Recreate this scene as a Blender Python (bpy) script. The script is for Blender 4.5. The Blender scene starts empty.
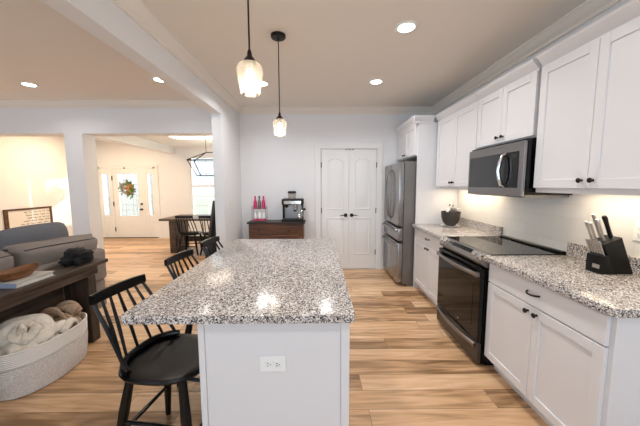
import bpy, bmesh, math, random
from mathutils import Vector, Matrix, noise
random.seed(7)
SC = bpy.context.scene
COL = SC.collection
PI = math.pi

# ------------------------------------------------------------------ camera
def make_camera():
    p, y, ro = math.radians(5.78), math.radians(.44), math.radians(-.2)
    f = Vector((math.sin(y)*math.cos(p), math.cos(y)*math.cos(p), -math.sin(p)))
    r = Vector((math.cos(y), -math.sin(y), 0)); u = r.cross(f)
    r2 = r*math.cos(ro) + u*math.sin(ro); u2 = u*math.cos(ro) - r*math.sin(ro)
    cd = bpy.data.cameras.new('camera'); cd.sensor_width = 36; cd.lens = 36*280/640; cd.clip_start = .05
    co = bpy.data.objects.new('camera', cd); COL.objects.link(co)
    m = Matrix((r2, u2, -f)).transposed().to_4x4(); m.translation = (0, 0, 1.455)
    co.matrix_world = m
    SC.camera = co
make_camera()

# ------------------------------------------------------------------ world, sun, daylight, exposure
SC.view_settings.view_transform = 'Standard'
SC.view_settings.look = 'None'
SC.view_settings.gamma = 1
SC.view_settings.use_curve_mapping = False
SC.view_settings.exposure = -0.27

W = bpy.data.worlds.new('world'); SC.world = W; W.use_nodes = True
bg = W.node_tree.nodes['Background']
bg.inputs[0].default_value = (.86, .93, 1.0, 1); bg.inputs[1].default_value = 2.0

sd = bpy.data.lights.new('sun', 'SUN'); sd.energy = 13; sd.angle = math.radians(.6); sd.color = (1, .93, .78)
so = bpy.data.objects.new('sun', sd); COL.objects.link(so)
so.rotation_euler = Vector((-1, -1.14, -.17)).to_track_quat('-Z', 'Y').to_euler()

def area(name, loc, look, sx, sy, power, color, spread=PI):
    d = bpy.data.lights.new(name, 'AREA'); d.shape = 'RECTANGLE'; d.size = sx; d.size_y = sy
    d.energy = power; d.color = color; d.spread = spread
    o = bpy.data.objects.new(name, d); COL.objects.link(o); o.location = loc
    o.rotation_euler = Vector(look).to_track_quat('-Z', 'Y').to_euler()
    return o
# daylight standing in the windows behind the camera and along the left wall of the living room
area('daylight_living_rear', (-3.9, -3.42, 1.5), (0, 1, -.12), 2.6, 1.7, 50, (.48, .72, 1))
area('daylight_kitchen_rear', (.3, -3.42, 1.5), (0, 1, .6), 2.4, 1.7, 58, (.66, .83, 1))
area('daylight_living_left', (-6.05, .6, 1.5), (1, 0, .05), 2.6, 1.6, 9, (.7, .85, 1))
# recessed lamps of foyer and dining room, warm
area('foyer_lamp', (-5.0, 6.2, 2.66), (0, 0, -1), .3, .3, 58, (1, .76, .48))
area('dining_lamp', (-2.5, 6.3, 2.7), (0, 0, -1), 1.2, .6, 30, (1, .86, .68))
# strips under the wall cabinets
area('under_cabinet_lamp_far', (1.78, 3.3, 1.409), (0, 0, -1), .04, .8, 4.0, (1, .82, .58))
area('under_cabinet_lamp_near', (1.78, 1.6, 1.409), (0, 0, -1), .04, .7, 3.2, (1, .82, .58))

# ------------------------------------------------------------------ materials
def lin(c):
    return tuple(((v/255/12.92) if v/255 <= .04045 else ((v/255+.055)/1.055)**2.4) for v in c) + (1,)

def mat(name, c, rough=.5, metal=0, bump=None, spec=.5, coat=0, noise_col=None, emit=None):
    m = bpy.data.materials.new(name); m.use_nodes = True
    nt = m.node_tree; b = nt.nodes['Principled BSDF']
    b.inputs['Base Color'].default_value = lin(c); b.inputs['Roughness'].default_value = rough
    b.inputs['Metallic'].default_value = metal; b.inputs['Specular IOR Level'].default_value = spec
    b.inputs['Coat Weight'].default_value = coat
    if emit:
        b.inputs['Emission Color'].default_value = lin(emit[0]); b.inputs['Emission Strength'].default_value = emit[1]
    tc = nt.nodes.new('ShaderNodeTexCoord')
    if bump:
        n = nt.nodes.new('ShaderNodeTexNoise'); n.inputs['Scale'].default_value = bump[0]; n.inputs['Detail'].default_value = 4
        nt.links.new(tc.outputs['Object'], n.inputs['Vector'])
        bn = nt.nodes.new('ShaderNodeBump'); bn.inputs['Strength'].default_value = bump[1]; bn.inputs['Distance'].default_value = .01
        nt.links.new(n.outputs['Fac'], bn.inputs['Height']); nt.links.new(bn.outputs['Normal'], b.inputs['Normal'])
    if noise_col:
        n = nt.nodes.new('ShaderNodeTexNoise'); n.inputs['Scale'].default_value = noise_col[1]; n.inputs['Detail'].default_value = 5
        nt.links.new(tc.outputs['Object'], n.inputs['Vector'])
        r = nt.nodes.new('ShaderNodeValToRGB'); r.color_ramp.elements[0].position = .35; r.color_ramp.elements[1].position = .65
        r.color_ramp.elements[0].color = lin(c); r.color_ramp.elements[1].color = lin(noise_col[0])
        nt.links.new(n.outputs['Fac'], r.inputs['Fac']); nt.links.new(r.outputs['Color'], b.inputs['Base Color'])
    return m

def granite():
    m = bpy.data.materials.new('granite'); m.use_nodes = True; nt = m.node_tree; b = nt.nodes['Principled BSDF']
    L = nt.links.new; N = nt.nodes.new
    tc = N('ShaderNodeTexCoord')
    ns = N('ShaderNodeTexNoise'); ns.inputs['Scale'].default_value = 60; L(tc.outputs['Object'], ns.inputs['Vector'])
    mx = N('ShaderNodeMix'); mx.data_type = 'VECTOR'; mx.inputs[0].default_value = .012
    L(tc.outputs['Object'], mx.inputs[4]); L(ns.outputs['Color'], mx.inputs[5])
    def vor(scale, stops):
        v = N('ShaderNodeTexVoronoi'); v.inputs['Scale'].default_value = scale; L(mx.outputs[1], v.inputs['Vector'])
        s = N('ShaderNodeSeparateColor'); L(v.outputs['Color'], s.inputs[0])
        r = N('ShaderNodeValToRGB'); r.color_ramp.interpolation = 'CONSTANT'
        e = r.color_ramp.elements
        e[0].position = 0; e[0].color = lin(stops[0][1]); e[1].position = stops[1][0]; e[1].color = lin(stops[1][1])
        for p_, c_ in stops[2:]:
            q = e.new(p_); q.color = lin(c_)
        L(s.outputs[0], r.inputs['Fac']); return r.outputs['Color'], s.outputs[1]
    c1, _ = vor(150, [(0, (36, 35, 38)), (.16, (116, 111, 109)), (.38, (172, 161, 155)), (.62, (210, 204, 199)), (.86, (232, 230, 228))])
    c2, f2 = vor(260, [(0, (28, 28, 30)), (.3, (205, 192, 184)), (.6, (150, 143, 140)), (.8, (236, 233, 230))])
    g = N('ShaderNodeMath'); g.operation = 'GREATER_THAN'; g.inputs[1].default_value = .62; L(f2, g.inputs[0])
    mc = N('ShaderNodeMix'); mc.data_type = 'RGBA'; L(g.outputs[0], mc.inputs[0]); L(c1, mc.inputs[6]); L(c2, mc.inputs[7])
    L(mc.outputs[2], b.inputs['Base Color']); b.inputs['Roughness'].default_value = .2; b.inputs['Specular IOR Level'].default_value = .35
    return m

def oak_floor():
    m = bpy.data.materials.new('oak_planks'); m.use_nodes = True; nt = m.node_tree; b = nt.nodes['Principled BSDF']
    L = nt.links.new; N = nt.nodes.new
    def mth(op, a, b_=None):
        n = N('ShaderNodeMath'); n.operation = op
        for i, v in enumerate((a, b_)):
            if v is None: continue
            if isinstance(v, (int, float)): n.inputs[i].default_value = v
            else: L(v, n.inputs[i])
        return n.outputs[0]
    tc = N('ShaderNodeTexCoord'); sp = N('ShaderNodeSeparateXYZ'); L(tc.outputs['Object'], sp.inputs[0])
    X, Y = sp.outputs[0], sp.outputs[1]
    PW, PL = .168, 1.22
    yr = mth('DIVIDE', Y, PW); row = mth('FLOOR', yr); fy = mth('FRACT', yr)
    wn = N('ShaderNodeTexWhiteNoise'); wn.noise_dimensions = '1D'; L(row, wn.inputs['W'])
    xo = mth('ADD', mth('DIVIDE', X, PL), mth('MULTIPLY', wn.outputs['Value'], 7.3)); ix = mth('FLOOR', xo); fx = mth('FRACT', xo)
    cb = N('ShaderNodeCombineXYZ'); L(row, cb.inputs[0]); L(ix, cb.inputs[1])
    w2 = N('ShaderNodeTexWhiteNoise'); w2.noise_dimensions = '2D'; L(cb.outputs[0], w2.inputs['Vector'])
    rnd = w2.outputs['Value']
    # grain: long streaks, shifted per plank
    cg = N('ShaderNodeCombineXYZ'); L(mth('ADD', mth('MULTIPLY', X, 1.3), mth('MULTIPLY', rnd, 40)), cg.inputs[0])
    L(mth('MULTIPLY', Y, 15), cg.inputs[1]); L(mth('MULTIPLY', rnd, 9), cg.inputs[2])
    n1 = N('ShaderNodeTexNoise'); n1.inputs['Scale'].default_value = 1.0; n1.inputs['Detail'].default_value = 5; n1.inputs['Distortion'].default_value = 1.4
    L(cg.outputs[0], n1.inputs['Vector'])
    # cathedral figure
    cw = N('ShaderNodeCombineXYZ'); L(mth('ADD', mth('MULTIPLY', X, .8), mth('MULTIPLY', rnd, 17)), cw.inputs[0]); L(mth('MULTIPLY', Y, 5), cw.inputs[1])
    n2 = N('ShaderNodeTexNoise'); n2.inputs['Scale'].default_value = 1.0; n2.inputs['Detail'].default_value = 1; L(cw.outputs[0], n2.inputs['Vector'])
    ring = mth('ABSOLUTE', mth('SUBTRACT', mth('FRACT', mth('MULTIPLY', n2.outputs['Fac'], 9)), .5))
    ringd = mth('MULTIPLY', mth('LESS_THAN', ring, .10), .5)
    fac = mth('ADD', mth('MULTIPLY', mth('SUBTRACT', mth('MULTIPLY', n1.outputs['Fac'], 1.1), .215), .70), mth('MULTIPLY', rnd, .34))
    fac = mth('SUBTRACT', fac, mth('MULTIPLY', mth('SUBTRACT', .5, ring), .20))
    rp = N('ShaderNodeValToRGB'); e = rp.color_ramp.elements
    e[0].position = .14; e[0].color = lin((138, 104, 70)); e[1].position = .68; e[1].color = lin((238, 205, 168))
    q = e.new(.38); q.color = lin((210, 168, 127))
    L(fac, rp.inputs['Fac'])
    gap = mth('MAXIMUM', mth('MAXIMUM', mth('LESS_THAN', fy, .014), mth('GREATER_THAN', fy, .992)), mth('LESS_THAN', fx, .0028))
    mc = N('ShaderNodeMix'); mc.data_type = 'RGBA'; L(mth('MULTIPLY', gap, .75), mc.inputs[0]); L(rp.outputs['Color'], mc.inputs[6]); mc.inputs[7].default_value = lin((95, 66, 40))
    L(mc.outputs[2], b.inputs['Base Color']); b.inputs['Roughness'].default_value = .30
    bp = N('ShaderNodeBump'); bp.inputs['Strength'].default_value = .15; bp.inputs['Distance'].default_value = .003; bp.invert = True
    L(gap, bp.inputs['Height']); L(bp.outputs['Normal'], b.inputs['Normal'])
    return m

def wood(name, c0, c1, axis=1, rough=.45, scale=1.0):
    m = bpy.data.materials.new(name); m.use_nodes = True; nt = m.node_tree; b = nt.nodes['Principled BSDF']
    L = nt.links.new; N = nt.nodes.new
    tc = N('ShaderNodeTexCoord'); mp = N('ShaderNodeMapping'); s = [26*scale]*3; s[axis] = 1.8*scale
    mp.inputs['Scale'].default_value = s; L(tc.outputs['Object'], mp.inputs['Vector'])
    n = N('ShaderNodeTexNoise'); n.inputs['Scale'].default_value = 1; n.inputs['Detail'].default_value = 6; n.inputs['Distortion'].default_value = .8
    L(mp.outputs[0], n.inputs['Vector'])
    r = N('ShaderNodeValToRGB'); r.color_ramp.elements[0].position = .32; r.color_ramp.elements[1].position = .68
    r.color_ramp.elements[0].color = lin(c0); r.color_ramp.elements[1].color = lin(c1)
    L(n.outputs['Fac'], r.inputs['Fac']); L(r.outputs['Color'], b.inputs['Base Color']); b.inputs['Roughness'].default_value = rough
    return m

def tiles():
    m = bpy.data.materials.new('subway_tile'); m.use_nodes = True; nt = m.node_tree; b = nt.nodes['Principled BSDF']
    L = nt.links.new; N = nt.nodes.new
    tc = N('ShaderNodeTexCoord'); sp = N('ShaderNodeSeparateXYZ'); L(tc.outputs['Object'], sp.inputs[0])
    cb = N('ShaderNodeCombineXYZ'); L(sp.outputs[1], cb.inputs[0]); L(sp.outputs[2], cb.inputs[1])
    br = N('ShaderNodeTexBrick'); L(cb.outputs[0], br.inputs['Vector']); br.inputs['Scale'].default_value = 1
    br.inputs['Brick Width'].default_value = .30; br.inputs['Row Height'].default_value = .10; br.inputs['Mortar Size'].default_value = .0022
    br.inputs['Color1'].default_value = lin((240, 238, 234)); br.inputs['Color2'].default_value = lin((234, 231, 226)); br.inputs['Mortar'].default_value = lin((230, 227, 221))
    L(br.outputs['Color'], b.inputs['Base Color']); b.inputs['Roughness'].default_value = .16
    bp = N('ShaderNodeBump'); bp.inputs['Strength'].default_value = .25; bp.inputs['Distance'].default_value = .0015; bp.invert = True
    L(br.outputs['Fac'], bp.inputs['Height']); L(bp.outputs['Normal'], b.inputs['Normal'])
    return m

def brushed(name, c, rough=.32, axis=1):
    m = mat(name, c, rough, 1); nt = m.node_tree; b = nt.nodes['Principled BSDF']; L = nt.links.new; N = nt.nodes.new
    tc = N('ShaderNodeTexCoord'); mp = N('ShaderNodeMapping'); s = [300]*3; s[axis] = 3
    mp.inputs['Scale'].default_value = s; L(tc.outputs['Object'], mp.inputs['Vector'])
    n = N('ShaderNodeTexNoise'); n.inputs['Scale'].default_value = 1; L(mp.outputs[0], n.inputs['Vector'])
    r = N('ShaderNodeMapRange'); r.inputs[3].default_value = rough-.06; r.inputs[4].default_value = rough+.08
    L(n.outputs['Fac'], r.inputs[0]); L(r.outputs[0], b.inputs['Roughness'])
    return m

def thin_glass(name, tint=(255, 255, 255), glossy=.12, white=0.0, bump=None):
    m = bpy.data.materials.new(name); m.use_nodes = True; nt = m.node_tree; L = nt.links.new; N = nt.nodes.new
    out = nt.nodes['Material Output']; nt.nodes.remove(nt.nodes['Principled BSDF'])
    t = N('ShaderNodeBsdfTransparent'); t.inputs[0].default_value = lin(tint)
    g = N('ShaderNodeBsdfGlossy'); g.inputs['Roughness'].default_value = .03
    mx = N('ShaderNodeMixShader'); mx.inputs[0].default_value = glossy; L(t.outputs[0], mx.inputs[1]); L(g.outputs[0], mx.inputs[2])
    last = mx
    if white:
        d = N('ShaderNodeBsdfTranslucent'); d.inputs[0].default_value = (.95, .93, .9, 1)
        m2 = N('ShaderNodeMixShader'); L(mx.outputs[0], m2.inputs[1]); L(d.outputs[0], m2.inputs[2]); m2.inputs[0].default_value = white
        if bump:
            tc = N('ShaderNodeTexCoord'); n = N('ShaderNodeTexVoronoi'); n.feature = 'DISTANCE_TO_EDGE'; n.inputs['Scale'].default_value = bump
            L(tc.outputs['Object'], n.inputs['Vector']); r = N('ShaderNodeMapRange'); r.inputs[1].default_value = .0; r.inputs[2].default_value = .12
            r.inputs[3].default_value = min(1, white+.13); r.inputs[4].default_value = white
            L(n.outputs['Distance'], r.inputs[0]); L(r.outputs[0], m2.inputs[0])
        last = m2
    L(last.outputs[0], out.inputs['Surface'])
    return m

M = dict(
    wall=mat('wall_paint', (236, 236, 238), .6, bump=(220, .03)),
    ceil=mat('bounce_tinted_paint', (238, 231, 222), .8),  # beige puts warm floor bounce into the ceiling and crown colour
    trim=mat('trim_paint', (236, 236, 236), .4),
    cab=mat('cabinet_paint', (226, 225, 227), .38),
    floor=oak_floor(), granite=granite(), tile=tiles(),
    black=mat('black_paint', (11, 10, 10), .3, bump=(60, .04), spec=.3),
    blackm=mat('black_metal', (24, 22, 21), .4, .4),
    bronze=mat('dark_bronze', (44, 34, 30), .4, .7),
    steel=brushed('stainless', (150, 146, 143), .3),
    slate=brushed('slate_steel', (146, 143, 142), .3),
    fridge=brushed('fridge_steel', (160, 158, 158), .26, axis=2),
    fridge_side=mat('fridge_side_grey', (128, 124, 121), .36, .6),
    chrome=mat('chrome', (225, 222, 218), .12, 1),
    bglass=mat('black_glass', (8, 8, 9), .06, 0, spec=.3), oglass=mat('oven_glass', (14, 12, 11), .08, 0, spec=.3),
    wglass=mat('smoked_glass', (36, 38, 44), .08, 0, spec=.6),
    sofa=mat('sofa_fabric', (132, 123, 118), .95, bump=(420, .5), noise_col=((156, 146, 139), 160)),
    pillow=mat('grey_blue_fabric', (106, 109, 116), .95, bump=(420, .5), noise_col=((128, 131, 138), 160)),
    piping=mat('dark_piping', (58, 52, 50), .9),
    console=wood('weathered_dark_wood', (42, 32, 26), (88, 72, 60), 1, .5),
    console_v=wood('weathered_dark_wood_upright', (40, 31, 26), (76, 62, 52), 2, .5),
    dresser=wood('brown_wood', (66, 40, 25), (118, 76, 48), 0, .4),
    dresser_top=wood('dark_top_wood', (30, 22, 18), (54, 40, 32), 0, .4),
    table=wood('dining_table_wood', (62, 46, 36), (104, 82, 64), 0, .4),
    bowlw=wood('bowl_wood', (92, 54, 28), (150, 98, 56), 1, .5),
    frame=wood('sign_frame_wood', (70, 44, 26), (112, 74, 46), 1, .5),
    basket=mat('basket_rope', (246, 241, 236), .95, bump=(260, .6), noise_col=((222, 216, 212), 90)),
    basket2=mat('basket_rope_light', (250, 246, 240), .95, bump=(260, .6)),
    cream=mat('cream_knit', (246, 236, 222), .95, bump=(160, .6), noise_col=((234, 220, 202), 40)),
    taupe=mat('taupe_throw', (204, 176, 150), .95, bump=(200, .6), noise_col=((182, 152, 124), 40)),
    paper=mat('paper', (232, 228, 218), .7), bookw=mat('book_cover', (206, 200, 190), .55), bookb=mat('book_spine', (150, 160, 184), .55),
    white=mat('white_plastic', (240, 240, 238), .35), dark=mat('dark_slot', (30, 30, 32), .5),
    shadow=mat('dark_toe', (64, 60, 58), .7), cloth_black=mat('black_cloth', (20, 20, 22), .8, bump=(90, .5)),
    pink=mat('hot_pink', (214, 44, 110), .3), clear=thin_glass('clear_acrylic', (248, 244, 244), .2, .15),
    pane=thin_glass('window_glass', (250, 253, 255), .06), leaded=thin_glass('leaded_glass', (206, 212, 220), .08, .12, 22),
    shade=thin_glass('seeded_glass', (250, 248, 244), .12, .10),
    bulb=mat('lit_bulb', (255, 240, 215), .5, emit=((255, 228, 186), 11)),
    lens=mat('lit_lens', (255, 255, 255), .5, emit=((255, 250, 240), 14)),
    screen=mat('clock_display', (16, 22, 30), .2), leaf=mat('leaf_green', (92, 124, 62), .7), leaf2=mat('leaf_grey_green', (128, 140, 110), .7),
    bloom=mat('rust_bloom', (190, 104, 58), .7), bloom2=mat('grey_bloom', (150, 140, 134), .8), twig=mat('twig', (92, 68, 48), .8),
    text=mat('sign_lettering', (70, 68, 66), .7), board=mat('sign_board', (236, 232, 226), .6),
    grass=mat('lawn', (186, 192, 164), .9, noise_col=((206, 210, 190), 3)),
    steel_knife=mat('satin_steel', (196, 190, 184), .28, 1), block=mat('knife_block_black', (15, 13, 12), .45, spec=.25),
    dframe=mat('dark_grey_frame', (62, 56, 54), .5),
)

# ------------------------------------------------------------------ mesh helpers
class B:
    def __init__(s): s.bm = bmesh.new()
    def box(s, x0, x1, y0, y1, z0, z1, bev=0, seg=1):
        bm = s.bm
        v = [bm.verts.new((x, y, z)) for x in (x0, x1) for y in (y0, y1) for z in (z0, z1)]
        fs = [bm.faces.new([v[i] for i in q]) for q in ((0, 1, 3, 2), (4, 6, 7, 5), (0, 4, 5, 1), (2, 3, 7, 6), (0, 2, 6, 4), (1, 5, 7, 3))]
        if bev:
            es = list({e for f in fs for e in f.edges})
            bmesh.ops.bevel(bm, geom=es, offset=bev, segments=seg, affect='EDGES', profile=.5)
        return s
    def prism(s, poly, axis, a, b, bev=0):
        """poly in the two other axes (cyclic order: axis 0 -> (y,z), 1 -> (x,z), 2 -> (x,y))"""
        bm = s.bm
        def P(p, t):
            return ((t, p[0], p[1]), (p[0], t, p[1]), (p[0], p[1], t))[axis]
        va = [bm.verts.new(P(p, a)) for p in poly]; vb = [bm.verts.new(P(p, b)) for p in poly]
        fs = [bm.faces.new(va), bm.faces.new(vb[::-1])]
        n = len(poly)
        for i in range(n): fs.append(bm.faces.new((va[i], vb[i], vb[(i+1) % n], va[(i+1) % n])))
        if bev:
            es = list({e for f in fs[:2] for e in f.edges})
            bmesh.ops.bevel(bm, geom=es, offset=bev, segments=2, affect='EDGES', profile=.5)
        return s
    def rings(s, rings, close=True, cap0=True, cap1=True):
        bm = s.bm; vs = [[bm.verts.new(p) for p in r] for r in rings]; n = len(rings[0])
        for a, b in zip(vs, vs[1:]):
            for i in range(n if close else n-1):
                bm.faces.new((a[i], a[(i+1) % n], b[(i+1) % n], b[i]))
        if cap0: bm.faces.new(vs[0][::-1])
        if cap1: bm.faces.new(vs[-1])
        return s
    def lathe(s, prof, c, n=20, axis='z', cap0=True, cap1=True, sx=1, sy=1):
        R = []
        for r, h in prof:
            ring = []
            for i in range(n):
                t = 2*PI*i/n; a, b = r*math.cos(t)*sx, r*math.sin(t)*sy
                p = {'z': (a, b, h), 'x': (h, a, b), 'y': (a, h, b)}[axis]
                ring.append(Vector(c)+Vector(p))
            R.append(ring)
        return s.rings(R, True, cap0, cap1)
    def tube(s, pts, r, n=8, flat=None, up=(0, 0, 1)):
        pts = [Vector(p) for p in pts]; R = []
        rs = r if isinstance(r, (list, tuple)) else [r]*len(pts)
        prev = None
        for i, p in enumerate(pts):
            d = (pts[min(i+1, len(pts)-1)] - pts[max(i-1, 0)]).normalized()
            if prev is None:
                a = d.cross(Vector(up))
                if a.length < 1e-3: a = d.cross(Vector((1, 0, 0)))
            else:
                a = prev - d*prev.dot(d)
            a.normalize(); prev = a; b = d.cross(a)
            k = flat or 1
            R.append([p + (a*math.cos(2*PI*j/n) + b*math.sin(2*PI*j/n)*k)*rs[i] for j in range(n)])
        return s.rings(R)
    def ball(s, c, r, sc=(1, 1, 1), u=12, v=8):
        m = Matrix.Translation(c) @ Matrix.Diagonal((r*sc[0], r*sc[1], r*sc[2], 1))
        bmesh.ops.create_uvsphere(s.bm, u_segments=u, v_segments=v, radius=1, matrix=m); return s
    def pad(s, w, h, t, mtx, nu=18, nv=14, ex=5, edge=.22, wob=.006, seed=0, rnd=0):
        """a stuffed cushion w x h x t, in its own plane (x,z), pushed out along y"""
        for sg in (-1, 1):
            g = []
            for i in range(nu+1):
                row = []
                for j in range(nv+1):
                    u, v = -1+2*i/nu, -1+2*j/nv
                    f = max(0, (1-abs(u)**ex))**.5*max(0, (1-abs(v)**ex))**.5
                    y = sg*t/2*(edge*(f > 0)*min(1, f*4)+(1-edge)*f)
                    px = u*w/2*(1-.04*(1-abs(v))*(abs(u) > .9)); pz = v*h/2*(1-.03*math.cos(u*2))
                    px *= 1-rnd*abs(v)**4; pz *= 1-rnd*1.5*abs(u)**4; q = Vector((px, y, pz)); q += noise.noise_vector(Vector((px*5+seed, pz*5, seed*3.1)))*wob*1.6
                    row.append(s.bm.verts.new(mtx @ q))
                g.append(row)
            for i in range(nu):
                for j in range(nv):
                    q = (g[i][j], g[i+1][j], g[i+1][j+1], g[i][j+1])
                    s.bm.faces.new(q if sg > 0 else q[::-1])
        return s
    def build(s, name, m, parent=None, angle=35, weld=0, subsurf=0):
        bm = s.bm
        if weld: bmesh.ops.remove_doubles(bm, verts=bm.verts, dist=weld)
        bmesh.ops.recalc_face_normals(bm, faces=bm.faces)
        if parent is not None:
            root = parent
            while root.parent: root = root.parent
            off = root.location.copy()
        else:
            xs = [v.co.x for v in bm.verts]; ys = [v.co.y for v in bm.verts]; zs = [v.co.z for v in bm.verts]
            off = Vector(((min(xs)+max(xs))/2, (min(ys)+max(ys))/2, min(zs)))
            if name.startswith(('wall', 'floor', 'ceiling', 'trim', 'base')): off = Vector((0, 0, 0))
        bmesh.ops.translate(bm, verts=bm.verts, vec=-off)
        me = bpy.data.meshes.new(name); bm.to_mesh(me); bm.free()
        me.materials.append(m)
        me.polygons.foreach_set('use_smooth', [True]*len(me.polygons)); me.set_sharp_from_angle(angle=math.radians(angle))
        o = bpy.data.objects.new(name, me); COL.objects.link(o)
        if parent is not None: o.parent = parent
        else: o.location = off
        if subsurf:
            md = o.modifiers.new('smooth', 'SUBSURF'); md.levels = subsurf; md.render_levels = subsurf
        return o

def tag(o, label, cat, group=None, kind=None):
    o['label'] = label; o['category'] = cat
    if group: o['group'] = group
    if kind: o['kind'] = kind
    return o
def thing(name, label, cat, loc=(0, 0, 0), group=None):
    o = bpy.data.objects.new(name, None); COL.objects.link(o); o.location = loc; o.empty_display_size = .05
    return tag(o, label, cat, group)
def struct(o): o['kind'] = 'structure'; return o
def sroot(name, loc):
    o = bpy.data.objects.new(name, None); COL.objects.link(o); o.location = loc; o.empty_display_size = .05
    return struct(o)
def copy_tree(root, loc, rz, label, group=None):
    def cp(o, par):
        c = o.copy(); COL.objects.link(c); c.parent = par
        for ch in [q for q in bpy.data.objects if q.parent == o]: cp(ch, c)
        return c
    r = cp(root, None); r.location = loc; r.rotation_euler = (0, 0, rz); r['label'] = label
    if group: r['group'] = group
    return r

# ================================================================== SETTING
CZ = 2.70
XL, XLo = -1.285, -1.415          # kitchen face and living face of the left wall
XR, YB = 1.925, 4.73
struct(B().box(-6.25, 2.05, -3.6, 7.85, -.12, 0).build('floor', M['floor']))
struct(B().box(-6.25, 2.05, -3.6, 4.85, CZ, CZ+.1).build('ceiling', M['ceil']))
dc = B()
dc.box(-3.84, -1.415, 4.6, 5.25, 2.48, 2.56).box(-3.84, -1.415, 6.45, 7.7, 2.48, 2.56)
dc.box(-3.84, -3.15, 5.25, 6.45, 2.48, 2.56).box(-1.9, -1.415, 5.25, 6.45, 2.48, 2.56).box(-3.84, -1.285, 4.85, 7.85, 2.74, 2.8)
dc.box(-3.2, -3.15, 5.2, 6.5, 2.56, 2.74).box(-1.9, -1.85, 5.2, 6.5, 2.56, 2.74).box(-3.15, -1.9, 5.2, 5.25, 2.56, 2.74).box(-3.15, -1.9, 6.45, 6.5, 2.56, 2.74)
struct(dc.build('ceiling_dining', M['trim']))
struct(B().box(-6.25, -3.84, 4.85, 7.85, CZ, 2.8).build('ceiling_foyer', M['ceil']))
struct(B().box(-4.06, -3.84, 4.6, 7.7, 2.295, 2.70, .004).build('trim_1', M['trim']))
# walls
w = B().box(XLo, XL, 3.85, YB, 0, CZ).box(XLo, XL, -3.5, 3.85, 2.40, CZ)
struct(w.build('wall_left', M['wall']))
struct(B().box(XLo, 2.05, YB, 4.85, 0, CZ).build('wall_back', M['wall']))
struct(B().box(XR, 2.05, -3.5, YB, 0, CZ).build('wall_right', M['wall']))
w = B().box(-3.825, -3.555, 4.35, 4.6, 0, 2.235).box(-6.1, XLo, 4.35, 4.6, 2.235, CZ).box(-6.1, -5.95, 4.35, 4.6, 0, 2.235).box(-1.56, XLo, 4.35, 4.6, 0, 2.235)
struct(w.build('wall_living', M['wall']))
struct(B().box(XLo, XL, 4.85, 7.7, 0, 2.74).build('wall_dining', M['wall']))
w = B()
w.box(-6.25, -5.97, 7.7, 7.85, 0, 2.74).box(-5.97, -4.40, 7.7, 7.85, 1.95, 2.74).box(-4.40, -3.45, 7.7, 7.85, 0, 2.74)
w.box(-3.45, -2.2, 7.7, 7.85, 0, .62).box(-3.45, -2.2, 7.7, 7.85, 2.22, 2.74).box(-2.2, XL, 7.7, 7.85, 0, 2.74)
struct(w.build('wall_front', M['wall']))
w = B().box(-6.25, -6.1, 4.35, 7.7, 0, CZ).box(-6.25, -6.1, -3.5, -.8, 0, CZ).box(-6.25, -6.1, 2.0, 4.35, 0, CZ).box(-6.25, -6.1, -.8, 2.0, 0, .65).box(-6.25, -6.1, -.8, 2.0, 2.35, CZ)
struct(w.build('wall_far_left', M['wall']))
w = B().box(-6.25, -5.3, -3.6, -3.5, 0, CZ).box(-2.5, -1.0, -3.6, -3.5, 0, CZ).box(1.6, 2.05, -3.6, -3.5, 0, CZ)
for x0, x1 in ((-5.3, -2.5), (-1.0, 1.6)): w.box(x0, x1, -3.6, -3.5, 0, .6).box(x0, x1, -3.6, -3.5, 2.4, CZ)
struct(w.build('wall_rear', M['wall']))
# crown mouldings: profile (out from wall, down from ceiling)
CR = [(0, 0), (.085, 0), (.085, -.014), (.072, -.022), (.062, -.042), (.04, -.062), (.022, -.074), (.018, -.098), (0, -.098)]
def crown(axis, wall, sg, a, b, top=CZ, k=1):
    poly = [(wall+sg*u*k, top+v*k) for u, v in CR]
    return B().prism(poly, 0 if axis == 'x' else 1, a, b)
struct(crown('x', YB, -1, XL, XR).build('trim_2', M['ceil']))  # crowns share the ceiling's beige, standing in for warm bounced light
struct(crown('y', XL, 1, -3.5, YB).build('trim_3', M['ceil']))
struct(crown('y', XR, -1, -3.5, YB).build('trim_4', M['ceil']))
struct(crown('x', 4.35, -1, -6.1, XLo).build('trim_5', M['ceil']))
struct(crown('y', XLo, -1, -3.5, 4.35).build('trim_6', M['ceil']))
struct(crown('x', 7.7, -1, -3.84, XLo, 2.48, .8).build('trim_7', M['trim']))
# baseboards
def bb(name, *a): struct(B().box(*a, .004).build(name, M['trim']))
bb('baseboard_back', -1.27, -.05, YB-.014, YB, 0, .13); bb('baseboard_left', XL, XL+.014, 3.85, 4.71, 0, .13)
bb('baseboard_front', -4.36, XLo, 7.686, 7.7, 0, .13); bb('baseboard_far_left', -6.1, -6.086, 4.6, 7.68, 0, .13)
bb('baseboard_column', -3.825, -3.541, 4.336, 4.35, 0, .13); bb('baseboard_column_side', -3.555, -3.541, 4.36, 4.6, 0, .13)

# tiled backsplash
struct(B().box(1.915, XR, .6, 3.808, .93, 1.42).box(1.915, XR, 2.05, 2.86, 1.42, 1.80).build('trim_8', M['tile']))

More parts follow.
